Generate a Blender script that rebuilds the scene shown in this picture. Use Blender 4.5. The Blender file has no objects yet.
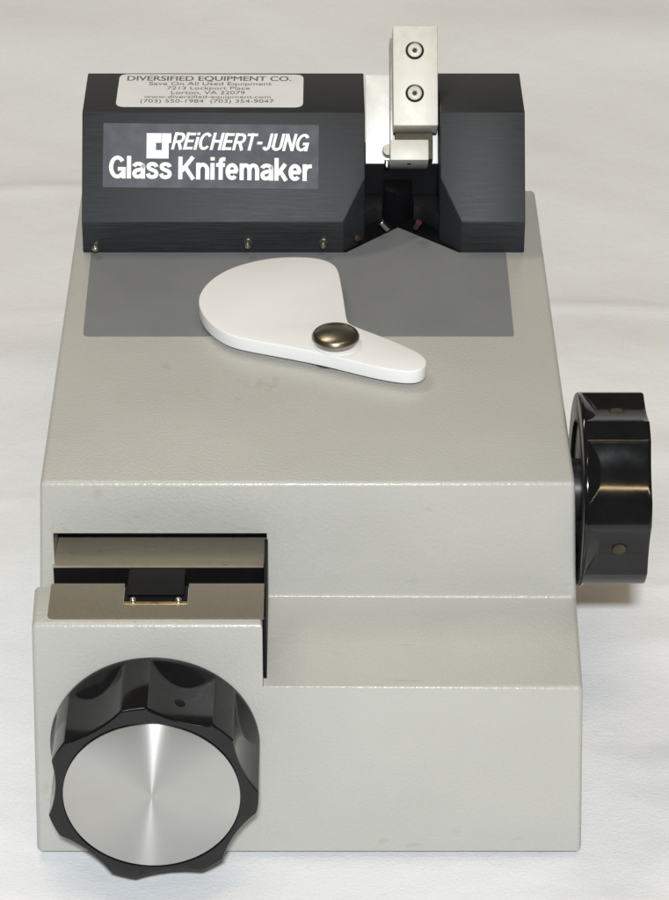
import bpy, bmesh, math, random
from mathutils import Vector, Matrix
random.seed(4)
S = 0.01                                   # everything below is written in centimetres
SC = bpy.context.scene
COL = SC.collection
rad = math.radians

# ------------------------------------------------------------------ camera constants (measured from the perspective)
F, PITCH, CX, CY = 3070.0, rad(31.4), 308.0, 450.0
H, CAMZ = 94.99, 76.49
sp, cp = math.sin(PITCH), math.cos(PITCH)

def ray(x, y):
    u = (x - CX) / F; v = -(y - CY) / F
    return Vector((u, cp + v * sp, -sp + v * cp))
CAM = Vector((0, -H, CAMZ))
def onz(x, y, z):
    d = ray(x, y); return CAM + d * ((z - CAMZ) / d.z)
def ony(x, y, Y):
    d = ray(x, y); return CAM + d * ((Y + H) / d.y)
def onp(x, y, q, n):
    d = ray(x, y); return CAM + d * ((Vector(q) - CAM).dot(n) / d.dot(n))

# ------------------------------------------------------------------ materials
def new_mat(name):
    m = bpy.data.materials.new(name); m.use_nodes = True
    nt = m.node_tree; b = nt.nodes['Principled BSDF']
    return m, nt, b
def N(nt, t, **kw):
    n = nt.nodes.new(t)
    for k, v in kw.items():
        if k in n.inputs: n.inputs[k].default_value = v
        else: setattr(n, k, v)
    return n
def coords(nt, scale=(1, 1, 1)):
    tc = N(nt, 'ShaderNodeTexCoord'); mp = N(nt, 'ShaderNodeMapping')
    mp.inputs['Scale'].default_value = scale
    nt.links.new(tc.outputs['Object'], mp.inputs['Vector'])
    return mp.outputs['Vector']
def noise(nt, vec, scale, detail=4, rough=.55):
    n = N(nt, 'ShaderNodeTexNoise'); n.inputs['Scale'].default_value = scale
    n.inputs['Detail'].default_value = detail; n.inputs['Roughness'].default_value = rough
    nt.links.new(vec, n.inputs['Vector']); return n.outputs['Fac']
def ramp(nt, fac, stops):
    r = N(nt, 'ShaderNodeValToRGB'); e = r.color_ramp.elements
    while len(e) < len(stops): e.new(.5)
    for el, (p, c) in zip(e, stops):
        el.position = p; el.color = (*c, 1) if len(c) == 3 else c
    nt.links.new(fac, r.inputs['Fac']); return r.outputs['Color']
def bump(nt, fac, b, strength, dist=.0002, prev=None):
    n = N(nt, 'ShaderNodeBump'); n.inputs['Strength'].default_value = strength; n.inputs['Distance'].default_value = dist
    nt.links.new(fac, n.inputs['Height'])
    if prev: nt.links.new(prev, n.inputs['Normal'])
    nt.links.new(n.outputs['Normal'], b.inputs['Normal']); return n.outputs['Normal']
def mix(nt, a, b_, fac):
    m = N(nt, 'ShaderNodeMix', data_type='RGBA')
    if isinstance(fac, (int, float)): m.inputs[0].default_value = fac
    else: nt.links.new(fac, m.inputs[0])
    for s, i in ((a, 6), (b_, 7)):
        if isinstance(s, tuple): m.inputs[i].default_value = (*s, 1)
        else: nt.links.new(s, m.inputs[i])
    return m.outputs[2]
def rngrough(nt, b, fac, lo, hi):
    r = N(nt, 'ShaderNodeMapRange'); r.inputs['To Min'].default_value = lo; r.inputs['To Max'].default_value = hi
    r.inputs['From Min'].default_value = .3; r.inputs['From Max'].default_value = .7
    nt.links.new(fac, r.inputs['Value']); nt.links.new(r.outputs['Result'], b.inputs['Roughness'])

def mat_paint():
    m, nt, b = new_mat('warm_grey_enamel')
    v = coords(nt)
    big = noise(nt, v, 14, 5); c = ramp(nt, big, [(.3, (.425, .419, .388)), (.7, (.460, .454, .422))])
    st = noise(nt, v, 55, 6, .7); stf = ramp(nt, st, [(.63, (0, 0, 0)), (.78, (.45, .45, .45))])
    c = mix(nt, c, (.30, .235, .13), stf)                       # small tan stains and rubbed spots
    sk = noise(nt, v, 900, 2); skf = ramp(nt, sk, [(.76, (0, 0, 0)), (.82, (.5, .5, .5))])
    c = mix(nt, c, (.22, .21, .19), skf)                        # tiny dark specks
    vs = coords(nt, (26, 210, 60)); sc_ = noise(nt, vs, 1.5, 3, .5)
    c = mix(nt, c, (.30, .285, .25), ramp(nt, sc_, [(.70, (0, 0, 0)), (.75, (.35, .35, .35))]))
    nt.links.new(c, b.inputs['Base Color'])
    rngrough(nt, b, noise(nt, v, 38, 5, .65), .24, .38)
    p = noise(nt, v, 760, 2, .5); bump(nt, p, b, .75, .00027)       # orange peel of the sprayed enamel
    return m
def mat_plain(name, col, rough, metal=0.0, spec=.5, nscale=60, var=.12, bmp=0, bscale=800, rv=.06):
    m, nt, b = new_mat(name); v = coords(nt)
    f = noise(nt, v, nscale, 5)
    lo = tuple(x * (1 - var) for x in col); hi = tuple(min(1, x * (1 + var)) for x in col)
    nt.links.new(ramp(nt, f, [(.3, lo), (.7, hi)]), b.inputs['Base Color'])
    b.inputs['Metallic'].default_value = metal; b.inputs['Specular IOR Level'].default_value = spec
    rngrough(nt, b, f, max(.02, rough - rv), rough + rv)
    if bmp: bump(nt, noise(nt, v, bscale, 3), b, bmp, .0002)
    return m
def mat_anodised():
    m, nt, b = new_mat('black_anodised_aluminium'); 
    v = coords(nt, (7, 260, 260)); g = noise(nt, v, 10, 4, .7)
    v2 = coords(nt); blot = noise(nt, v2, 22, 5, .6)
    c = ramp(nt, g, [(.3, (.005, .0055, .0065)), (.72, (.028, .030, .034))])
    c = mix(nt, c, (.05, .054, .062), ramp(nt, blot, [(.62, (0, 0, 0)), (.9, (.45, .45, .45))]))
    nt.links.new(c, b.inputs['Base Color'])
    rngrough(nt, b, g, .48, .62); b.inputs['Specular IOR Level'].default_value = .45
    b.inputs['Specular Tint'].default_value = (.92, .96, 1, 1)
    bump(nt, g, b, .35, .00016)
    return m
def mat_brushed(name, col, axis, rough=.3):
    m, nt, b = new_mat(name); b.inputs['Metallic'].default_value = 1
    v = coords(nt); g = noise(nt, v, 45, 4)
    nt.links.new(ramp(nt, g, [(.3, tuple(x * .94 for x in col)), (.7, col)]), b.inputs['Base Color'])
    b.inputs['Roughness'].default_value = rough; b.inputs['Anisotropic'].default_value = .97
    t = N(nt, 'ShaderNodeTangent', direction_type='RADIAL', axis=axis)
    nt.links.new(t.outputs['Tangent'], b.inputs['Tangent']); b.inputs['Anisotropic Rotation'].default_value = .25
    # fine concentric turning marks
    sx = N(nt, 'ShaderNodeSeparateXYZ'); nt.links.new(v, sx.inputs[0])
    cb = N(nt, 'ShaderNodeCombineXYZ'); nt.links.new(sx.outputs['X'], cb.inputs[0]); nt.links.new(sx.outputs['Y'], cb.inputs[1])
    ln = N(nt, 'ShaderNodeVectorMath', operation='LENGTH'); nt.links.new(cb.outputs[0], ln.inputs[0])
    cc = N(nt, 'ShaderNodeCombineXYZ'); nt.links.new(ln.outputs['Value'], cc.inputs[0])
    bump(nt, noise(nt, cc.outputs[0], 2600, 2), b, .10, .00006)
    return m
def mat_scratched(name, col, rough, nscale=(60, 400, 400), specks=True, metal=1.0):
    m, nt, b = new_mat(name); b.inputs['Metallic'].default_value = metal
    v = coords(nt, nscale); g = noise(nt, v, 3, 5, .65)
    c = ramp(nt, g, [(.3, tuple(x * .9 for x in col)), (.7, col)])
    if specks:
        v2 = coords(nt, (160, 420, 420)); s = noise(nt, v2, 1.1, 3, .6)
        c = mix(nt, c, tuple(x * .3 for x in col), ramp(nt, s, [(.64, (0, 0, 0)), (.74, (.6, .6, .6))]))
    nt.links.new(c, b.inputs['Base Color']); rngrough(nt, b, g, rough - .05, rough + .07)
    bump(nt, g, b, .1, .0001)
    return m
def mat_cloth():
    m, nt, b = new_mat('white_cotton_sheet'); v = coords(nt)
    c = ramp(nt, noise(nt, v, 6, 5), [(.3, (.77, .778, .79)), (.7, (.82, .828, .84))])
    nt.links.new(c, b.inputs['Base Color']); b.inputs['Roughness'].default_value = .9
    b.inputs['Specular IOR Level'].default_value = .15
    b.inputs['Sheen Weight'].default_value = .15
    vx = coords(nt, (1, .35, 1)); vy = coords(nt, (.35, 1, 1))
    ad = N(nt, 'ShaderNodeMath', operation='ADD'); nt.links.new(noise(nt, vx, 1300, 2, .5), ad.inputs[0]); nt.links.new(noise(nt, vy, 1300, 2, .5), ad.inputs[1])
    n1 = bump(nt, ad.outputs[0], b, .5, .0004)
    bump(nt, noise(nt, v, 10, 4, .5), b, .42, .010, n1)
    return m
def mat_sticker():
    m, nt, b = new_mat('silver_white_label_paper'); v = coords(nt)
    c = ramp(nt, noise(nt, v, 30, 4), [(.35, (.74, .745, .75)), (.7, (.82, .825, .83))])
    nt.links.new(c, b.inputs['Base Color']); b.inputs['Roughness'].default_value = .33
    return m

M = dict(
    paint=mat_paint(), anod=mat_anodised(), cloth=mat_cloth(), sticker=mat_sticker(),
    knob=mat_plain('glossy_black_phenolic', (.006, .006, .0065), .11, spec=.42, nscale=90, var=.3, rv=.03, bmp=.02, bscale=300),
    cap=mat_brushed('spun_aluminium', (.56, .56, .55), 'Z', .27),
    nickel=mat_plain('satin_nickel_plate', (.64, .63, .575), .58, metal=.3, nscale=260, var=.06, bmp=.2, bscale=1500),
    nickel_lit=mat_plain('flash_lit_nickel_plate', (.82, .815, .785), .45, metal=.25, nscale=200, var=.05, bmp=.15, bscale=1500),  # lighter copy of the nickel, flash brightness put into its colour
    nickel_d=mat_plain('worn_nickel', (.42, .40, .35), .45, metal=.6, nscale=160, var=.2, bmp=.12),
    chrome=mat_plain('bright_steel', (.72, .70, .66), .22, metal=1, nscale=120, var=.15),
    pin_steel=mat_plain('tarnished_pin_steel', (.34, .32, .28), .34, metal=.9, nscale=500, var=.3),
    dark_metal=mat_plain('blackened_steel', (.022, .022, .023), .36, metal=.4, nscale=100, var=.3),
    olive=mat_plain('oiled_set_screw_steel', (.065, .058, .032), .5, metal=.5, nscale=300, var=.35),
    black=mat_plain('matt_black_finish', (.004, .004, .005), .5, spec=.18, nscale=50, var=.3),
    black_g=mat_plain('dark_grey_rubber', (.040, .042, .045), .6, spec=.35, nscale=70, var=.2),
    pad=mat_plain('grey_vinyl_pad', (.185, .192, .200), .55, spec=.35, nscale=35, var=.05, bmp=.25, bscale=1400),
    white=mat_plain('white_acetal', (.80, .80, .795), .40, spec=.45, nscale=16, var=.025, rv=.06, bmp=.08, bscale=260),
    brass=mat_plain('brass', (.72, .53, .28), .32, metal=1, nscale=200, var=.15),
    bronze=mat_plain('aged_bronze_screw_head', (.27, .24, .195), .27, metal=1, nscale=45, var=.22, rv=.07),
    bar=mat_scratched('worn_steel_ledge', (.44, .385, .295), .38, metal=.5),
    plate=mat_scratched('satin_brown_steel_plate', (.25, .22, .168), .36, (300, 300, 300), specks=False, metal=.45),
    name=mat_plain('slate_grey_name_plate', (.044, .051, .066), .55, spec=.5, nscale=120, var=.10, rv=.08),
    ink=mat_plain('white_printed_lettering', (.86, .86, .85), .5, nscale=300, var=.03),
    dark_ink=mat_plain('dark_printed_lettering', (.13, .13, .135), .6, nscale=300, var=.08),
    rust=mat_plain('reddish_rust_stain', (.025, .008, .006), .75, nscale=200, var=.4),
    red=mat_plain('red_wire_tip', (.05, .009, .013), .35, nscale=200, var=.2),
)

# ------------------------------------------------------------------ mesh helpers
def link(name, bm, mat, parent=None, smooth=None, loc=None, rot=None):
    bmesh.ops.recalc_face_normals(bm, faces=bm.faces)
    me = bpy.data.meshes.new(name)
    for vtx in bm.verts: vtx.co = vtx.co * S
    bm.to_mesh(me); bm.free(); me.materials.append(mat)
    o = bpy.data.objects.new(name, me); COL.objects.link(o)
    if parent: o.parent = parent
    if loc: o.location = Vector(loc) * S
    if rot: o.rotation_euler = rot
    if smooth is not None:
        me.shade_smooth()
        me.set_sharp_from_angle(angle=rad(smooth))
    return o
def bev(bm, w, seg=2, ang=25, edges=None):
    bm.normal_update()
    ed = edges if edges is not None else [e for e in bm.edges if len(e.link_faces) == 2 and e.calc_face_angle(0) > rad(ang)]
    bmesh.ops.bevel(bm, geom=ed, offset=w, offset_type='OFFSET', segments=seg, profile=.5, affect='EDGES', clamp_overlap=True)
def prism(poly, vec, bm=None):
    """closed solid: 3-D polygon swept along vec"""
    bm = bm or bmesh.new(); vec = Vector(vec)
    a = [bm.verts.new(Vector(p)) for p in poly]; b = [bm.verts.new(Vector(p) + vec) for p in poly]
    bm.faces.new(a[::-1]); bm.faces.new(b)
    n = len(a)
    for i in range(n): bm.faces.new((a[i], a[(i + 1) % n], b[(i + 1) % n], b[i]))
    bmesh.ops.recalc_face_normals(bm, faces=bm.faces)
    return bm
def box(x0, x1, y0, y1, z0, z1, bm=None):
    return prism([(x0, y0, z0), (x1, y0, z0), (x1, y1, z0), (x0, y1, z0)], (0, 0, z1 - z0), bm)
def lathe(prof, n=64, bm=None, close=True):
    """prof: (r, z) list, spun about z; r=0 ends become poles"""
    bm = bm or bmesh.new(); rings = []
    for r, z in prof:
        if r < 1e-6: rings.append([bm.verts.new((0, 0, z))])
        else: rings.append([bm.verts.new((r * math.cos(2 * math.pi * k / n), r * math.sin(2 * math.pi * k / n), z)) for k in range(n)])
    for A, B in zip(rings, rings[1:]):
        for k in range(n):
            q = [A[k % len(A)], A[(k + 1) % n % len(A)], B[(k + 1) % n % len(B)], B[k % len(B)]]
            u = []
            for w in q:
                if w not in u: u.append(w)
            if len(u) > 2: bm.faces.new(u)
    return bm
def smooth_closed(pts, it=2):
    for _ in range(it):
        out = []
        for i in range(len(pts)):
            a, b = Vector(pts[i]), Vector(pts[(i + 1) % len(pts)])
            out += [a * .75 + b * .25, a * .25 + b * .75]
        pts = out
    return pts
def round_poly(pts, r, seg=5):
    """round the corners of a 2-D polygon; r may be a list"""
    out = []; n = len(pts)
    for i in range(n):
        p0, p, p1 = (Vector(pts[(i + k) % n]) for k in (-1, 0, 1))
        ri = r[i] if isinstance(r, (list, tuple)) else r
        if ri <= 0: out.append(p); continue
        a = (p0 - p).normalized(); b = (p1 - p).normalized()
        A = p + a * min(ri, (p0 - p).length * .45); B = p + b * min(ri, (p1 - p).length * .45)
        for k in range(seg + 1):
            t = k / seg; out.append(A * (1 - t) ** 2 + p * 2 * t * (1 - t) + B * t * t)
    return out
def align(d):
    return Vector(d).to_track_quat('Z', 'Y').to_matrix().to_4x4()

# ------------------------------------------------------------------ the thing
knife = bpy.data.objects.new('glass_knifemaker', None); COL.objects.link(knife)
knife['label'] = 'grey and black glass knifemaker with two black knobs standing on white cloth'
knife['category'] = 'knifemaker'
ROOT = Vector((0, 15.5, -.40))
knife.location = ROOT * S
knife.empty_display_size = .05
_link = link
def part(name, bm, mat, parent=None, smooth=None, label=None, loc=None, rot=None):
    """a mesh written in world centimetres, hung under the thing (or under one of its parts)"""
    top = parent is None
    o = _link(name, bm, mat, None, smooth, loc, rot)
    p = knife if top else parent
    o.parent = p
    bpy.context.view_layer.update()
    o.matrix_parent_inverse = p.matrix_world.inverted()
    if label: o['label'] = label
    return o

ZS, ZT, ZP = 7.94, 10.81, 13.29            # step, tower and deck heights
YR, YT, YB = 6.09, 2.69, 31.5              # riser, tower back, body back
XT = -1.72                                  # right side of the tower
# ---- housing: one casting, drafted, with the slot window cut in the riser
def housing_bm():
    bm = bmesh.new(); v = lambda *p: bm.verts.new(p)
    xs = XT
    f0, f1 = v(-10.67, 0, 0), v(10.76, 0, 0)
    f2, f3 = v(10.46, 0, ZS), v(xs, 0, ZS)
    f4, f5 = v(xs, 0, ZT), v(-10.38, 0, ZT)
    t0, t1 = v(-10.46, YT, ZT), v(xs, YT, ZT)
    s0, s1 = v(-10.55, YT, ZS), v(xs, YT, ZS)
    r0, r1 = v(-10.66, YR, ZS), v(10.67, YR, ZS)
    o0, o1, o2, o3 = v(-10.0, YR, ZS), v(-10.0, YR, 10.97), v(-1.61, YR, 10.97), v(-1.61, YR, ZS)
    i0, i1, i2, i3 = v(-10.0, 9, ZS), v(-10.0, 9, 10.97), v(-1.61, 9, 10.97), v(-1.61, 9, ZS)
    p0, p1 = v(-10.41, YR, ZP), v(10.38, YR, ZP)
    b0, b1 = v(-10.38, YB, ZP), v(10.40, YB, ZP)
    g0, g1 = v(-10.9, YB, 0), v(10.9, YB, 0)
    fs = [(f0, f1, f2, f3, f4, f5), (f2, r1, o3, i3, i0, o0, r0, s0, s1, f3), (r1, p1, p0, r0, o0, o1, o2, o3),
          (o1, i1, i2, o2), (i0, i3, i2, i1), (o0, i0, i1, o1), (o3, o2, i2, i3),
          (f5, f4, t1, t0), (t0, t1, s1, s0), (f3, s1, t1, f4),
          (p0, p1, b1, b0), (b0, b1, g1, g0), (g0, g1, f1, f0)]
    for f in fs: bm.faces.new(f)
    # sides as planar strips
    bm.faces.new((f0, f5, t0, s0)); bm.faces.new((f0, s0, r0)); bm.faces.new((f0, r0, g0)); bm.faces.new((r0, p0, b0, g0))
    bm.faces.new((f1, f2, r1)); bm.faces.new((f1, r1, g1)); bm.faces.new((r1, p1, b1, g1))
    bmesh.ops.recalc_face_normals(bm, faces=bm.faces); bm.normal_update()
    recess = {o0, o1, o2, o3, i0, i1, i2, i3}
    ed = [e for e in bm.edges if e.calc_face_angle(0) > rad(20) and not (e.verts[0] in recess and e.verts[1] in recess)
          and not ({e.verts[0], e.verts[1]} in ({f3, f4}, {r1, o3}, {f3, f2}, {r0, o0}))
          and not (e.verts[0].co.z == 0 and e.verts[1].co.z == 0)]
    ed += [e for e in bm.edges if {e.verts[0], e.verts[1]} in ({f3, f2}, {r1, o3})]
    bev(bm, .20, 4, edges=ed)
    return bm
part('housing', housing_bm(), M['paint'], smooth=32)
part('base_plate', box(-10.2, 10.25, .6, YB - .3, -.40, .02), M['black'])

# ---- slot window between tower and riser
pz = lambda x, y, z: onz(x, y, z)
zb = 9.55
a = onz(53, 566, zb); b_ = onz(53, 536.5, zb)
YA, YBK = a.y, b_.y
xl, xr = a.x, onz(263.5, 566, zb).x
bm = box(xl, xr, YA + .05, YBK, ZS + .02, zb - .1); bev(bm, .03, 1)
ledge = part('slide_block', bm, M['black'])
bm = prism([(xl, YA, zb - .1), (xr, YA, zb - .1), (-1.64, YBK, zb - .1), (-9.97, YBK, zb - .1)], (0, 0, .1)); bev(bm, .03, 2)
part('ledge_plate', bm, M['bar'], parent=ledge, smooth=30)
part('slot_shadow', box(-9.98, -1.63, YBK + .02, 8.98, ZS + .02, 10.95), M['black'])  # black box stands in for the shadow behind the ledge
# dark filler strip standing beside the tower
g = onz(267.2, 628, ZT)
bm = box(XT + .02, XT + .15, .55, 6.0, ZS - .3, ZT - .05); bev(bm, .02, 1)
part('filler_strip', bm, M['black'])
# brown plate on the tower with its notch
zq = ZT + .05
n0, n1 = onz(123, 604, zq), onz(188, 604, zq)
q0, q1 = onz(47, 618.5, zq), onz(264, 620, zq)
yb = onz(100, 583.5, zq).y
poly = [(q0.x, q0.y), (q1.x - .02, q0.y), (q1.x - .02, yb), (n1.x, yb), (n1.x, n1.y), (n0.x, n0.y), (n0.x, yb), (q0.x, yb)]
pp = round_poly(poly, [.28, .04, .04, 0, 0, 0, 0, .12], 4)
bm = prism([(x, y, ZT + .004) for x, y in pp], (0, 0, .046))
top_plate = part('top_plate', bm, M['plate'])
bm = box(n0.x + .02, n1.x - .02, n0.y + .15, YT - .1, ZT + .005, ZT + .03); 
part('notch_lining', bm, M['black'], parent=top_plate)
m0, m1 = onz(127, 600, ZT), onz(184, 600, ZT); ysb = onz(150, 568.5, ZT + .16).y
bm = box(m0.x, m1.x, n0.y + .55, ysb, ZT + .032, ZT + .16); bev(bm, .04, 2)
part('stop_block', bm, M['black'])
bm = box(n0.x + .03, n1.x - .03, n0.y - .02, n0.y + .14, ZT + .006, ZT + .075); bev(bm, .02, 2)
bs = part('brass_strip', bm, M['brass'])
for px in (133, 178.5):
    c = onz(px, 600.5, ZT + .1)
    bm = lathe([(0, 0), (.13, 0), (.13, .10), (.10, .16), (.05, .19), (0, .195)], 20)
    bmesh.ops.translate(bm, verts=bm.verts, vec=(c.x, c.y, ZT + .03))
    part('pin', bm, M['chrome'], parent=bs, smooth=40)

# ---- fluted knobs
def knob_bm(R, L, phase, nfl=7, tf=.26, run=.95):
    """axis +z, rear at 0, front at L; seven scooped flutes that run out before the rear flange"""
    al = rad(18.6); d = .098
    c0 = ((1 - d) ** 2 - 1) / (2 * (1 - d) - 2 * math.cos(al)); rc = c0 - (1 - d)
    per = 2 * math.pi / nfl; nt = nfl * 56
    ts = [0, .02, .06, .12] + [.12 + (L - .24) * k / 70 for k in range(1, 71)] + [L - .07, L - .03, L - .008, L]
    bm = bmesh.new(); rings = []
    for t in ts:
        edge = 0
        if t < .12: edge = .12 - math.sqrt(max(0, .12 ** 2 - (.12 - t) ** 2))
        if t > L - .12: edge = .5 * (.12 - math.sqrt(max(0, .12 ** 2 - (t - L + .12) ** 2)))
        k = 0
        cone = 1.0 if t < tf else 1.0 - (t - tf) * d / run
        ring = []
        for i in range(nt):
            th = i * 2 * math.pi / nt
            q = (th - phase + per / 2) % per - per / 2
            r = 1.0
            cc = c0 + k
            disc = rc * rc - (cc * math.sin(q)) ** 2
            if disc > 0:
                rr = cc * math.cos(q) - math.sqrt(disc)
                if rr < 1: r = max(rr, cone)
            r = r * R - edge
            ring.append(bm.verts.new((r * math.cos(th), r * math.sin(th), t)))
        rings.append(ring)
    def circ(r, z): return [bm.verts.new((r * math.cos(i * 2 * math.pi / nt), r * math.sin(i * 2 * math.pi / nt), z)) for i in range(nt)]
    front = [circ(.845 * R, L), circ(.838 * R, L - .02), circ(.838 * R, L - .12)]
    rear = [circ(.72 * R, 0), circ(.71 * R, .10), circ(.36 * R, .12)]
    seq = rear[::-1] + rings + front
    for A, B in zip(seq, seq[1:]):
        for i in range(nt):
            bm.faces.new((A[i], A[(i + 1) % nt], B[(i + 1) % nt], B[i]))
    bm.faces.new(front[-1]); bm.faces.new(rear[-1][::-1])
    return bm
def screw_on(bm_r, R, th, t, off):
    """small headless set screw sunk in a flute"""
    bm = lathe([(0, -.2), (bm_r, -.2), (bm_r, .006), (bm_r * .9, .012), (0, .012)], 24)
    mtx = Matrix.Rotation(th, 4, 'Z') @ Matrix.Translation((R * (1 - .098) + off, 0, t)) @ Matrix.Rotation(rad(90), 4, 'Y')
    bmesh.ops.transform(bm, matrix=mtx, verts=bm.verts)
    return bm
def place(bm, centre, axis_rot):
    bmesh.ops.transform(bm, matrix=Matrix.Translation(centre) @ axis_rot, verts=bm.verts); return bm
# front knob: axis points to -Y.  local x -> world X, local y -> world Z
RF = Matrix.Rotation(rad(90), 4, 'X')
R1, L1 = 4.03, 3.38
KC = Vector((-5.87, -.03, 5.37))
ph = rad(21)
front = part('front_knob', knob_bm(R1, L1, ph), M['knob'], smooth=22, loc=KC, rot=(rad(90), 0, 0), label='black fluted knob with an aluminium disc on its face')
bm = lathe([(0, 0), (.825 * R1, 0), (.825 * R1, .10), (.818 * R1, .115), (0, .115)], 160)
capo = part('knob_cap', bm, M['cap'], parent=front, smooth=30, loc=KC + Vector((0, -(L1 - .11), 0)), rot=(rad(90), 0, 0))
part('set_screw', place(screw_on(.22, R1, ph + 2 * math.pi / 7, L1 * .66, .0), KC, RF), M['black'], parent=front, smooth=40)
# side knob: axis points to +X
RS = Matrix.Rotation(rad(90), 4, 'Z') @ Matrix.Rotation(rad(90), 4, 'X')
R2, L2 = 3.9, 2.66
SC_ = Vector((10.72, 9.2, 11.05))
# local x -> world Y (+back), local y -> world Z ; facing angle towards camera = 180 deg, up = 90
# flute centres seen at +9.5 deg above the line of sight (line of sight elev 33 deg): angle = 180-33-9.5
phs = math.pi - rad(33 + 9.5)
side = part('side_knob', place(knob_bm(R2, L2, phs, 7, .16, .52), SC_, RS), M['knob'], smooth=22, label='black fluted knob on the right side with set screws showing')
for k in (-1, 1):
    part('screw_hole_shade', place(screw_on(.31, R2, phs + k * 2 * math.pi / 7, L2 * .56, -.004), SC_, RS), M['black'], parent=side, smooth=40)  # black disc paints the shadow crescent inside the hole
    part('set_screw', place(screw_on(.26, R2, phs + k * 2 * math.pi / 7 + .02, L2 * .56, .006), SC_, RS), M['olive'], parent=side, smooth=40)
bm = lathe([(0, -.9), (1.25, -.9), (1.25, .4), (0, .4)], 48)
part('shaft', place(bm, SC_, RS), M['dark_metal'], parent=side, smooth=40)

# ---- grey pad on the deck
zd = ZP + .035
e0, e1 = onz(83, 336, zd), onz(514, 336, zd)
h0, h1 = onz(91, 253, zd), onz(506, 253, zd)
ap = onz(398, 227.5, zd); w0, w1 = onz(345, 251, zd), onz(460, 252, zd)
YFB = 25.25
pp = round_poly([(e0.x, e0.y), (e1.x, e1.y), (h1.x, YFB - .02), (w1.x - .05, YFB - .02), (ap.x, ap.y), (w0.x + .05, YFB - .02), (h0.x, YFB - .02)],
                [.3, .2, 0, 0, 0, 0, 0], 4)
part('deck_pad', prism([(x, y, ZP + .004) for x, y in pp], (0, 0, .031)), M['pad'])

# ---- black head block, in two halves either side of the breaking slot
SL = rad(55)
Zi0, Zi1 = 14.82, 18.81
Yi1 = 28.04; Ybk = 32.17
NI = Vector((0, -math.sin(SL), math.cos(SL))); QI = Vector((0, YFB, Zi0))
prof = [(YFB, ZP + .006), (YFB, Zi0), (Yi1, Zi1), (Ybk, Zi1), (Ybk, ZP + .006)]
xL, xR = -9.93, 9.54
nl = onp(365, 178, QI, NI); nr = onp(440.5, 178, QI, NI)
xn0, xn1 = 1.55, 6.74                        # slot mouth
def block_bm(xo, xi_mouth, xi_slot, ysl):
    """prism along x, then its slot corner cut off by a vertical plane"""
    bm = prism([(xo, y, z) for y, z in prof], (xi_slot - xo, 0, 0)) if False else bmesh.new()
    sg = 1 if xi_slot > xo else -1
    bm = prism([(xo, y, z) for y, z in prof], (xi_slot - xo, 0, 0), bm)
    no = Vector(((ysl - YFB) * sg, (xi_mouth - xi_slot) * -sg * 1.0, 0))
    # plane through (mouth, YFB) and (slot, ysl); keep the outer side
    d = Vector((xi_slot - xi_mouth, ysl - YFB, 0)); nrm = Vector((d.y, -d.x, 0)).normalized()
    if nrm.x * sg < 0: nrm = -nrm
    bmesh.ops.bisect_plane(bm, geom=bm.verts[:] + bm.edges[:] + bm.faces[:], plane_co=(xi_mouth, YFB, 0), plane_no=nrm, clear_outer=True)
    bmesh.ops.holes_fill(bm, edges=[e for e in bm.edges if len(e.link_faces) == 1])
    bmesh.ops.recalc_face_normals(bm, faces=bm.faces)
    bev(bm, .045, 2)
    return bm
hb = part('head_block', block_bm(xL, xn0, nl.x, nl.y), M['anod'], smooth=30, label='black anodised block left of the slot carrying the name plate')
hr = part('head_block', block_bm(xR, xn1, nr.x, nr.y), M['anod'], smooth=30, label='plain black anodised block right of the slot')

# back wall and floor of the slot, breaking jaws
pb = onp(400, 163.5, (0, 32.05, 18.79), Vector((0, -math.cos(rad(40)), math.sin(rad(40)))))
bm = box(nl.x + .02, nr.x - .02, pb.y + .06, 31.9, ZP + .006, pb.z - .16); part('slot_back', bm, M['black'])
part('slot_floor', prism([(xn0 - .15, YFB + .01, ZP + .003), (xn1 + .15, YFB + .01, ZP + .003), (nr.x + .1, nr.y, ZP + .003), (nr.x + .1, 31.8, ZP + .003), (nl.x - .1, 31.8, ZP + .003), (nl.x - .1, nl.y, ZP + .003)], (0, 0, .012)), M['black'])
# centre anvil: a V-fronted black block with two small pins
cxa = ap.x
bm = prism([(cxa - .62, 28.5, ZP + .02), (cxa, 27.95, ZP + .02), (cxa + .62, 28.5, ZP + .02), (cxa + .62, 29.5, ZP + .02), (cxa - .62, 29.5, ZP + .02)], (0, 0, 1.5)); bev(bm, .05, 2)
anvil = part('anvil', bm, M['black'], smooth=30)
for sgn in (-1, 1):
    # curved jaw either side of the anvil
    pts = []
    for k in range(9):
        t = k / 8; pts.append((cxa + sgn * (.7 + 1.35 * t), 28.35 - 1.5 * t ** 1.6))
    back = [(cxa + sgn * 2.05, 29.4), (cxa + sgn * .7, 29.4)]
    bm = prism([(x, y, ZP + .02) for x, y in pts + back], (0, 0, .75)); bev(bm, .05, 2)
    jaw = part('jaw', bm, M['dark_metal'], smooth=30)
def rod(p, q, r, mat, name, parent=None, tip=.6):
    p, q = Vector(p), Vector(q); L = (q - p).length
    bm = lathe([(0, 0), (r * .9, 0), (r, r * .1), (r, L - r * .5), (r * .8, L - r * .15), (r * .4, L), (0, L)], 24)
    bmesh.ops.transform(bm, matrix=Matrix.Translation(p) @ align(q - p), verts=bm.verts)
    return part(name, bm, mat, parent=parent, smooth=40)
a = onz(380.5, 221.5, 14.35); b2 = onz(388, 229.5, 13.85)
rod(a, b2, .13, M['chrome'], 'locating_pin', parent=anvil)
a = onz(419, 222, 14.35); b2 = onz(415.5, 228, 13.9)
rod(a, b2, .14, M['red'], 'red_tip', parent=anvil)
c = onz(357.5, 237.5, 13.9)
bm = bmesh.new(); bmesh.ops.create_icosphere(bm, subdivisions=3, radius=.17)
for v in bm.verts: v.co *= 1 + .35 * math.sin(v.co.x * 19 + v.co.z * 23) * math.cos(v.co.y * 17)
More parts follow.
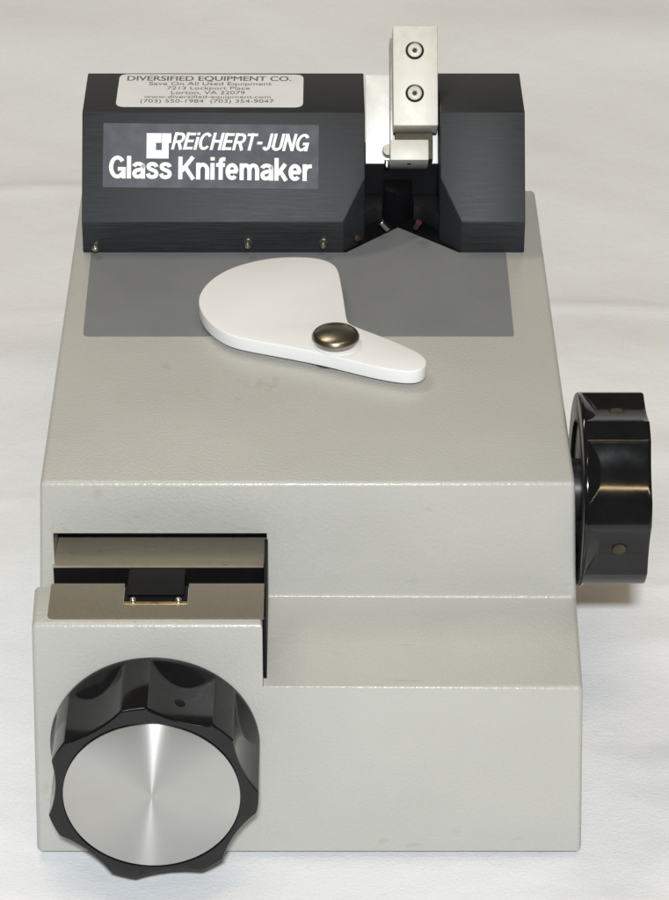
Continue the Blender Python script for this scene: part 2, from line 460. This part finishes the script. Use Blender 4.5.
bmesh.ops.translate(bm, verts=bm.verts, vec=c)
part('rusty_screw', bm, M['rust'], smooth=60)

# ---- small guide pins on the front of the head block
for px, py, L, tip in ((96, 243.5, .55, 1), (248, 241, .5, 0), (323.5, 241, .5, 0)):
    s = ony(px, py, YFB)
    r = .135
    pr = [(0, 0), (r * 1.0, 0), (r * 1.0, .12), (r * .8, .16), (r * .8, L - .2), (r * 1.1, L - .16), (r * 1.15, L - .06), (r * .8, L + .02), (r * .4, L + .05), (0, L + .06)] if tip else \
         [(0, 0), (r * 1.3, 0), (r * 1.3, .1), (r, .14), (r, L - .06), (r * .85, L), (r * .5, L), (r * .45, L - .12), (0, L - .12)]
    bm = lathe(pr, 28)
    bmesh.ops.transform(bm, matrix=Matrix.Translation(s) @ align((0, -1, -.05)), verts=bm.verts)
    part('guide_pin', bm, M['pin_steel'], smooth=40)

# ------------------------------------------------------------------ lettering
def text_bm(s, w, h, shear=0.0, bold=0.0, thick=.012, spacing=1.0, hjust=None):
    """the words as a mesh, fitted to w x h cm in the local xy plane, lower left at the origin"""
    cu = bpy.data.curves.new('words', 'FONT'); cu.body = s; cu.size = 1; cu.shear = shear; cu.offset = bold
    cu.space_character = spacing; cu.resolution_u = 5; cu.fill_mode = 'FRONT'
    o = bpy.data.objects.new('words', cu); COL.objects.link(o)
    bpy.context.view_layer.update()
    me = bpy.data.meshes.new_from_object(o.evaluated_get(bpy.context.evaluated_depsgraph_get()))
    bpy.data.objects.remove(o); bpy.data.curves.remove(cu)
    bm = bmesh.new(); bm.from_mesh(me); bpy.data.meshes.remove(me)
    xs = [v.co.x for v in bm.verts]; ys = [v.co.y for v in bm.verts]
    x0, x1, y0, y1 = min(xs), max(xs), min(ys), max(ys)
    for v in bm.verts: v.co = Vector(((v.co.x - x0) / (x1 - x0) * w, (v.co.y - y0) / (y1 - y0) * h, 0))
    bmesh.ops.remove_doubles(bm, verts=bm.verts, dist=1e-5)
    g = bmesh.ops.extrude_face_region(bm, geom=bm.faces[:])
    bmesh.ops.translate(bm, verts=[v for v in g['geom'] if isinstance(v, bmesh.types.BMVert)], vec=(0, 0, thick))
    return bm
def frame(origin, ex, ey):
    ex = Vector(ex).normalized(); ey = Vector(ey); ey = (ey - ex * ey.dot(ex)).normalized(); ez = ex.cross(ey)
    m = Matrix((ex, ey, ez)).transposed().to_4x4(); m.translation = Vector(origin); return m
VI = Vector((0, math.cos(SL), math.sin(SL)))                    # up the inclined face
def on_incline(x, y): return onp(x, y, QI, NI)
# name plate
c00, c10, c01 = on_incline(102.5, 187.5), on_incline(318.5, 189.5), on_incline(103.5, 123)
PW, PH = (c10 - c00).length, (c01 - c00).length
fr = frame(c00, c10 - c00, VI)
bm = prism([(p.x, p.y, .004) for p in round_poly([(0, 0), (PW, 0), (PW, PH), (0, PH)], .06, 3)], (0, 0, .028)); bev(bm, .008, 1, 60)
bmesh.ops.transform(bm, matrix=fr, verts=bm.verts)
npl = part('name_plate', bm, M['name'], parent=hb)
inv = fr.inverted()
def uv(x, y): q = inv @ on_incline(x, y); return q.x, q.y
def words(s, x0, y0, x1, y1, mat, parent, name='lettering', **kw):
    """fit the words to the pixel box x0..x1 (left..right), y0 bottom, y1 top measured on the plate"""
    a = uv(x0, y0); b = uv(x1, y1)
    bm = text_bm(s, b[0] - a[0], b[1] - a[1], **kw)
    bmesh.ops.translate(bm, verts=bm.verts, vec=(a[0], a[1], .034))
    bmesh.ops.transform(bm, matrix=fr, verts=bm.verts)
    return bm
def join(bms):
    out = bmesh.new()
    for b in bms:
        me = bpy.data.meshes.new('t'); b.to_mesh(me); b.free(); out.from_mesh(me); bpy.data.meshes.remove(me)
    return out
def arc(cx, cy, rx, ry, a0, a1, n=14):
    return [(cx + rx * math.cos(rad(a0 + (a1 - a0) * k / n)), cy + ry * math.sin(rad(a0 + (a1 - a0) * k / n))) for k in range(n + 1)]
def glyph(c, w):
    """centre-lines of a grotesque letter (cap height 1), and its advance width"""
    h = w / 2; x = .74
    if c == 'l': return [[(h, 0), (h, 1)]], w
    if c == 'i': return [[(h, 0), (h, x)], [(h, .85), (h, 1)]], w
    if c == 'j': return [[(h, 0), (h, .72)], [(h, .84), (h, 1)]], w
    if c == 'G': return [arc(.40, .5, .40 - h, .52 - h, 38, 322, 26), [(.80 - h, 0), (.80 - h, .44 + h * .3)], [(.42, .42), (.80, .42)]], .80
    if c == 'C': return [arc(.38, .5, .38 - h, .52 - h, 40, 320, 26)], .72
    if c == 'a': return [arc(.30, .50, .22, x + .02 - .50 - h, 165, 0, 10) + [(.52, 0)],
                         [(.52, .43), (.34, .39), (.20, .36), (.12, .29), (.11, .20), (.16, .11), (.26, .085), (.38, .11), (.47, .18), (.52, .28)]], .62
    if c == 's': return [[(.49, .53), (.44, .62), (.30, .66), (.16, .63), (.11, .54), (.16, .45), (.30, .39), (.44, .33), (.49, .22), (.44, .12), (.30, .08), (.15, .11), (.08, .23)]], .58
    if c == 'K': return [[(h, 0), (h, 1)], [(.70, 1.0), (h + .06, .36)], [(.32, .56), (.72, 0)]], .80
    if c == 'n': return [[(h, 0), (h, x)], arc(.315, .42, .315 - h, x + .02 - .42 - h, 180, 0, 12) + [(.63 - h, 0)]], .63
    if c == 'm': return [[(h, 0), (h, x)], arc(.285, .44, .285 - h, x + .02 - .44 - h, 180, 0, 12) + [(.57 - h, 0)],
                         arc(.285 + .57 - w, .44, .285 - h, x + .02 - .44 - h, 180, 0, 12) + [(1.14 - w - h, 0)]], 1.14 - w
    if c == 'f': return [[(.46, 1 - h * .9), (.36, 1 - h * .8), (.27, .93 - h * .4), (.24, .80), (.24, 0)], [(.02, .655), (.44, .655)]], .42
    if c == 'e': return [arc(.31, .37, .31 - h, .39 - h, 0, 318, 26), [(.12, .37), (.62 - h * .55, .37)]], .62
    if c == 'k': return [[(h, 0), (h, 1)], [(.52, x), (h + .05, .27)], [(.26, .44), (.56, 0)]], .62
    if c == 'r': return [[(h, 0), (h, x)], [(h, .42), (h + .06, .56), (h + .16, .64), (.44, .66)]], .42
    if c == 'R': return [[(h, 0), (h, 1)], [(0, 1 - h), (.40, 1 - h)] + arc(.40, (1 - h + .46) / 2, .20, (1 - h - .46) / 2, 85, -85, 10) + [(.40, .46), (0, .46)], [(.36, .46), (.60, 0)]], .68
    if c == 'E': return [[(h, 0), (h, 1)], [(0, h), (.58, h)], [(0, .51), (.54, .51)], [(0, 1 - h), (.58, 1 - h)]], .60
    if c == 'H': return [[(h, 0), (h, 1)], [(.68 - h, 0), (.68 - h, 1)], [(0, .51), (.68, .51)]], .68
    if c == 'T': return [[(.32, 0), (.32, 1)], [(0, 1 - h), (.64, 1 - h)]], .64
    if c == '-': return [[(.02, .44), (.34, .44)]], .36
    if c == 'J': return [[(.48 - h, 1), (.48 - h, .30)] + arc(.24, .27, .24 - h, .28 - h, 0, -165, 12)], .50
    if c == 'U': return [[(h, 1), (h, .30)] + arc(.33, .30, .33 - h, .31 - h, 180, 360, 14) + [(.66 - h, 1)]], .66
    if c == 'N': return [[(h, 0), (h, 1)], [(.70 - h, 0), (.70 - h, 1)], [(h, 1 - h * .4), (.70 - h, h * .4)]], .70
    return [], .27
def catmull(l, n=5):
    out = []
    for k in range(len(l) - 1):
        p = [Vector(l[max(0, k - 1)]), Vector(l[k]), Vector(l[k + 1]), Vector(l[min(len(l) - 1, k + 2)])]
        for q in range(n):
            t = q / n
            v = .5 * ((2 * p[1]) + (p[2] - p[0]) * t + (2 * p[0] - 5 * p[1] + 4 * p[2] - p[3]) * t * t + (3 * p[1] - p[0] - 3 * p[2] + p[3]) * t ** 3)
            out.append((v.x, v.y))
    return out + [tuple(l[-1])]
def drawn(s, x0, y0, x1, y1, w, gap, shear=0, drop=0):
    """letters drawn as thin raised strokes between two pixel corners of the plate"""
    a = uv(x0, y0); b = uv(x1, y1); strokes = []; x = 0
    for c in s:
        ls, adv = glyph(c, w)
        ls = [catmull(l) if c in 'asr' and len(l) > 3 and c != 'r' else l for l in ls]
        for l in ls: strokes.append([(px + x, py) for px, py in l])
        x += adv + (gap if c != ' ' else 0)
    W = x - gap + shear * 0; sx = (b[0] - a[0]) / (W + shear); sy = b[1] - a[1]
    bm = bmesh.new(); h = w / 2
    for i, l in enumerate(strokes):
        l = [Vector((p[0], p[1])) for p in l]; L = []; Rr = []
        for k, p in enumerate(l):
            d0 = (l[k] - l[k - 1]).normalized() if k else None
            d1 = (l[k + 1] - l[k]).normalized() if k < len(l) - 1 else None
            d = ((d0 or d1) + (d1 or d0)).normalized(); nrm = Vector((-d.y, d.x))
            q = h / max(.6, nrm.dot(Vector((-(d0 or d1).y, (d0 or d1).x))))
            # horizontals slightly thinner than stems, as in a bold grotesque
            off = Vector((nrm.x * q, nrm.y * q * .84))
            L.append(p + off); Rr.append(p - off)
        def P(p): return Vector((a[0] + (p.x + shear * p.y) * sx, a[1] + p.y * sy - drop * (p.x / W), .034 + i * .0004))
        top = [bm.verts.new(P(p)) for p in L]; bot = [bm.verts.new(P(p)) for p in Rr]
        fs = [bm.faces.new((top[k], bot[k], bot[k + 1], top[k + 1])) for k in range(len(l) - 1)]
        g = bmesh.ops.extrude_face_region(bm, geom=fs)
        bmesh.ops.translate(bm, verts=[v for v in g['geom'] if isinstance(v, bmesh.types.BMVert)], vec=(0, 0, .008))
    bmesh.ops.transform(bm, matrix=fr, verts=bm.verts)
    return bm
bms = [drawn('REiCHERT-JUNG', 171.0, 149.6, 311.5, 133.6, .185, .05, shear=.26, drop=.03),
       drawn('Glass Knifemaker', 109, 178.3, 311.5, 157.6, .20, .05, drop=.05)]
# emblem: a white square block letter with a small square opening and a slit
A = uv(146.5, 158.5); B = uv(171.5, 133.5)
gx, gy = (B[0] - A[0]), (B[1] - A[1])
def rr(x0, y0, x1, y1):
    return prism([(A[0] + gx * x, A[1] + gy * y, .034) for x, y in ((x0, y0), (x1, y0), (x1, y1), (x0, y1))], (0, 0, .012))
em = [rr(0, 0, .38, 1), rr(.38, 0, .62, .33), rr(.62, 0, .90, 1), rr(.38, .62, .60, 1), rr(.90, .62, 1.0, 1)]
for b in bms + em: 
    pass
for b in em: bmesh.ops.transform(b, matrix=fr, verts=b.verts)
part('lettering', join(bms + em), M['ink'], parent=npl)
# dealer's sticker on the top face
zt_ = Zi1
k00, k10, k01 = onz(115.5, 107, zt_), onz(303, 107.5, zt_), onz(119, 74.5, zt_)
SW, SH = (k10 - k00).length, (k01 - k00).y
frs = frame(k00, k10 - k00, (0, 1, 0))
rp = round_poly([(0, 0), (SW, 0), (SW, SH), (0, SH)], .42, 6)
bm = prism([(p.x, p.y, .004) for p in rp], (0, 0, .016))
bmesh.ops.transform(bm, matrix=frs, verts=bm.verts)
stk = part('dealer_sticker', bm, M['sticker'], parent=hb)
invs = frs.inverted()
def suv(x, y): q = invs @ onz(x, y, zt_); return q.x, q.y
bms = []
for s, x0, yb_, x1, yt_, bold in (('DIVERSIFIED EQUIPMENT CO.', 127, 81.9, 291, 76.9, 0), ('DIVERSIFIED EQUIPMENT CO.', 127.5, 81.9, 291.5, 76.9, .001), ('Save On All Used Equipment', 149, 86.6, 272, 82.7, 0),
                             ('7213 Lockport Place', 167, 90.8, 250, 87.2, 0), ('Lorton, VA 22079', 171, 95.2, 245, 91.4, 0),
                             ('www.diversified-equipment.com', 144, 99.4, 271, 96.0, 0), ('(703) 550-1984  (703) 354-9047', 140, 104.0, 274, 100.0, 0)):
    a = suv(x0, yb_); b = suv(x1, yt_)
    t = text_bm(s, b[0] - a[0], b[1] - a[1], thick=.006 + bold)
    bmesh.ops.translate(t, verts=t.verts, vec=(a[0], a[1], .021)); bmesh.ops.transform(t, matrix=frs, verts=t.verts); bms.append(t)
part('lettering', join(bms), M['dark_ink'], parent=stk)

# ------------------------------------------------------------------ white swivelling guide lever
zl0 = ZP + .24; zl1 = zl0 + .60
out = [(285.7, 256.6), (309.6, 257), (324, 259.4), (333.5, 263.7), (338.5, 270), (342, 288), (344.5, 304), (347, 321), (351, 324.3), (361, 328.5), (383.7, 337), (404.6, 345.6), (419, 352.6),
       (425, 357.5), (426.8, 362.2), (425.3, 366.5), (420, 369.9), (412, 371.3), (400, 370.8), (379.5, 367.4), (352.3, 361), (324, 353.8), (285.7, 346.2), (252, 340.3), (230.7, 335.4), (216.3, 327.8), (204.6, 317),
       (199.4, 307), (198.4, 299.5), (200.8, 291.5), (208, 282), (221, 272.5), (237.8, 265.2), (261.8, 259.2)]
tp = [onz(x, y, zl1) for x, y in out]
tp = smooth_closed([(p.x, p.y) for p in tp], 2)
bm = prism([(p[0], p[1], zl0) for p in tp], (0, 0, zl1 - zl0)); bev(bm, .05, 3, 60)
lever = part('guide_lever', bm, M['white'], smooth=35)
sc = onz(336.5, 341.5, zl1)
sp_ = onz(335.5, 342, zl1 + .1)
bm = lathe([(0, 0), (.98, 0), (1.0, .02), (1.0, .06), (.96, .09), (0, .09)], 64); bmesh.ops.translate(bm, verts=bm.verts, vec=(sp_.x + .08, sp_.y - .02, zl1 + .004))
part('washer', bm, M['white'], parent=lever, smooth=40)
dome = [(0, .095), (.84, .095), (.86, .11), (.955, .30), (.985, .36), (.985, .40), (.95, .445)]
for k in range(1, 13):
    t = k / 12 * rad(90); dome.append((.95 * math.cos(t), .445 + .27 * math.sin(t)))
dome[-1] = (0, dome[-1][1])
bm = lathe(dome, 72); bmesh.ops.translate(bm, verts=bm.verts, vec=(sp_.x, sp_.y, zl1))
part('pivot_screw', bm, M['bronze'], parent=lever, smooth=40)
bm = lathe([(0, 0), (.75, 0), (.75, zl0 - ZP - .045), (0, zl0 - ZP - .045)], 40); bmesh.ops.translate(bm, verts=bm.verts, vec=(sp_.x - .25, sp_.y + .12, ZP + .04))
part('spacer', bm, M['black_g'], parent=lever, smooth=40)

# ------------------------------------------------------------------ nickel clamp leaning in the slot
EF = rad(40); NC = Vector((0, -math.cos(EF), math.sin(EF))); VC = Vector((0, math.sin(EF), math.cos(EF)))
Q0 = Vector((0, 32.05, 18.79))
def cuv(x, y, n): 
    q = onp(x, y, Q0 + NC * n, NC); return q.x, (q - Q0).dot(VC)
FC = frame(Q0, (1, 0, 0), VC)                                    # local z = NC
def cbox(x0, y0, x1, y1, nf, nb, bevel=.04):
    """box whose front face covers the pixel box (y0 top, y1 bottom) at height nf above the clamp plate, back at nb"""
    a = cuv(x0, y1, nf); b = cuv(x1, y0, nf)
    bm = box(a[0], b[0], a[1], b[1], nb, nf)
    if bevel: bev(bm, bevel, 2)
    bmesh.ops.transform(bm, matrix=FC, verts=bm.verts); return bm
clamp = part('clamp_plate', cbox(365.6, 75, 440.2, 163.5, 0, -.14, .03), M['nickel_lit'], smooth=30)
bar = part('clamp_bar', cbox(393.2, 25.5, 437.5, 125.5, 2.35, .95, .05), M['nickel'], smooth=30)
part('side_strip', cbox(390.2, 38, 393.0, 160, 1.25, .02, .02), M['nickel_d'], smooth=30)
part('shade_spacer_block', cbox(395, 100, 432.5, 159, .93, .02, .02), M['olive'])  # spacer carried down in dark olive to paint the shade in the gap
foot = part('clamp_foot', cbox(390.3, 139.5, 428.6, 160, 1.75, .03, .04), M['nickel'], smooth=30)
for py in (50.5, 93.3):
    a = cuv(414.7, py, 2.35)
    bm = lathe([(0, .012), (.40, .012), (.41, .02), (.40, .026), (.375, .02), (.37, .012)], 48)            # dark ring standing in for the shadow around the sunk screw
    bm2 = lathe([(0, .0), (.31, .0), (.31, .05), (.28, .075), (.15, .075), (.13, .03), (0, .03)], 48)
    for b in (bm, bm2):
        bmesh.ops.translate(b, verts=b.verts, vec=(a[0], a[1], 2.35)); bmesh.ops.transform(b, matrix=FC, verts=b.verts)
    ring = part('bore_shadow_ring', bm, M['dark_metal'], parent=bar, smooth=40)
    part('cap_screw', bm2, M['nickel'], parent=bar, smooth=40)
    bm = lathe([(0, 0), (.12, 0), (.12, .026), (0, .026)], 6); bmesh.ops.translate(bm, verts=bm.verts, vec=(a[0], a[1], 2.36)); bmesh.ops.transform(bm, matrix=FC, verts=bm.verts)
    part('hex_socket', bm, M['dark_metal'], parent=bar)
    bm = lathe([(.235, .05), (.235, .081), (.255, .081), (.255, .05)], 48); bmesh.ops.translate(bm, verts=bm.verts, vec=(a[0], a[1], 2.35)); bmesh.ops.transform(bm, matrix=FC, verts=bm.verts)
    part('screw_groove', bm, M['pin_steel'], parent=bar, smooth=40)
# tiny hole in the foot's under face, round thumb disc and pin on its left
a = cuv(409.5, 160, 1.75)
bm = lathe([(0, 0), (.10, 0), (.10, .012), (0, .012)], 20)
bmesh.ops.transform(bm, matrix=FC @ Matrix.Translation((a[0], a[1], 1.05)) @ Matrix.Rotation(rad(90), 4, 'X'), verts=bm.verts)
part('screw_hole_shade', bm, M['black'], parent=foot)  # flat black disc painted as the shaded inside of the hole
a = cuv(388.5, 151, .3)
bm = lathe([(0, 0), (.26, 0), (.28, .03), (.28, .42), (.24, .5), (0, .5)], 32)
bmesh.ops.transform(bm, matrix=FC @ Matrix.Translation((a[0], a[1], .02)), verts=bm.verts)
part('thumb_disc', bm, M['nickel_d'], parent=foot, smooth=40)
a = cuv(386.8, 162.5, .9)
bm = lathe([(0, 0), (.11, 0), (.11, .32), (.08, .36), (0, .36)], 24)
bmesh.ops.transform(bm, matrix=FC @ Matrix.Translation((a[0], a[1] + .1, .9)) @ Matrix.Rotation(rad(90), 4, 'X'), verts=bm.verts)
part('locating_pin', bm, M['chrome'], parent=foot, smooth=40)

# ------------------------------------------------------------------ the sheet it stands on
def sheet():
    bm = bmesh.new()
    nx, ny = 260, 560
    xs = [-85 + 170 * i / nx for i in range(nx + 1)]
    ys = [-60 + 250 * j / ny for j in range(ny + 1)]
    def hgt(x, y):
        z = 0
        # soft rolling wrinkles, flat under the machine
        z += .20 * math.sin(y * .19 + x * .035 + 1.1) * math.sin(x * .06 + .6)
        z += .12 * math.sin(y * .33 - x * .05 + 2.0) * math.sin(x * .045 + y * .03)
        z += .06 * math.sin(x * .41 + y * .16) * math.sin(y * .21 + .5)
        for yc, w, amp, sl in ((-6.0, 1.0, .30, .05), (-2.0, 1.3, .34, -.06), (2.5, .9, .30, .05), (7.5, 1.0, .22, -.09), (14, 1.3, .28, .06), (22, 1.8, .3, .04), (31, 1.6, .25, -.05), (40, 2.4, .35, .02), (74, 3, .9, .01), (84, 3, .8, -.02)):
            z += amp * math.exp(-((y - yc - sl * x) / w) ** 2) * (.5 + .5 * math.sin(x * .09 + yc))
        for yc, w, amp, sl, x0, wd in ((-3.2, .45, .16, .02, 14, 9), (1.5, .4, .15, -.06, -17, 8), (11, .5, .16, .05, -20, 12), (19.5, .45, .14, -.03, 19, 9), (27, .5, .16, .06, -18, 9), (45, .7, .2, .03, 6, 22), (58, .7, .2, -.02, -12, 20)):
            z += amp * math.exp(-((y - yc - sl * x - .3 * math.sin(x * .5 + yc)) / w) ** 2 - ((x - x0) / wd) ** 2)
        inside = max(abs(x) - 11.5, 0) if -0.6 < y < 32.5 else math.hypot(max(abs(x) - 11.5, 0), max(-.6 - y, y - 32.5))
        z += .035 * math.sin(x * .9 + y * .5 + 2 * math.sin(y * .2)) * math.sin(y * .62 - x * .2)
        z *= min(1, inside / 5.0)
        # the sheet climbs gently at the far end
        if y > 52: z += .0052 * (y - 52) ** 2
        return z - .405
    g = [[bm.verts.new((x, y, hgt(x, y))) for x in xs] for y in ys]
    for j in range(ny):
        for i in range(nx): bm.faces.new((g[j][i], g[j][i + 1], g[j + 1][i + 1], g[j + 1][i]))
    return bm
o = link('cloth_surface', sheet(), M['cloth'], smooth=180)
o['kind'] = 'structure'

# ------------------------------------------------------------------ light: on-camera flash, warm room lamps
w = bpy.data.worlds.new('World'); SC.world = w; w.use_nodes = True
bg = w.node_tree.nodes['Background']; bg.inputs['Color'].default_value = (1, .92, .80, 1); bg.inputs['Strength'].default_value = .085
def area(name, loc, target, size, power, col, sy=None):
    l = bpy.data.lights.new(name, 'AREA'); l.energy = power; l.color = col; l.size = size * S
    if sy: l.shape = 'RECTANGLE'; l.size_y = sy * S
    o = bpy.data.objects.new(name, l); COL.objects.link(o); o.location = Vector(loc) * S
    o.rotation_euler = (Vector(target) - Vector(loc)).to_track_quat('-Z', 'Y').to_euler(); return o
up = Vector((0, sp, cp))
fl = area('camera_flash', CAM - Vector((0, cp, -sp)) * 50 + up * 14, (0, 14, 6), 8, 31.5, (.915, .965, 1.0), 4.5)
area('ceiling_lamp', (40, -70, 215), (0, 10, 0), 120, 8.5, (1, .74, .42), 5)
area('ceiling_lamp', (-70, 90, 215), (0, 10, 0), 120, 12.5, (1, .90, .73), 14)

# ------------------------------------------------------------------ camera
cam = bpy.data.cameras.new('camera'); co = bpy.data.objects.new('camera', cam); COL.objects.link(co)
cam.sensor_fit = 'VERTICAL'; cam.sensor_height = 36; cam.sensor_width = 36 * 669 / 900
cam.lens = F / 900 * 36; cam.shift_x = (334.5 - CX) / 900; cam.shift_y = 0
cam.clip_start = .05; cam.clip_end = 50
co.location = CAM * S; co.rotation_euler = (rad(90) - PITCH, 0, 0)
SC.camera = co
SC.view_settings.view_transform = 'Standard'; SC.view_settings.look = 'None'
SC.view_settings.exposure = 0; SC.view_settings.gamma = 1
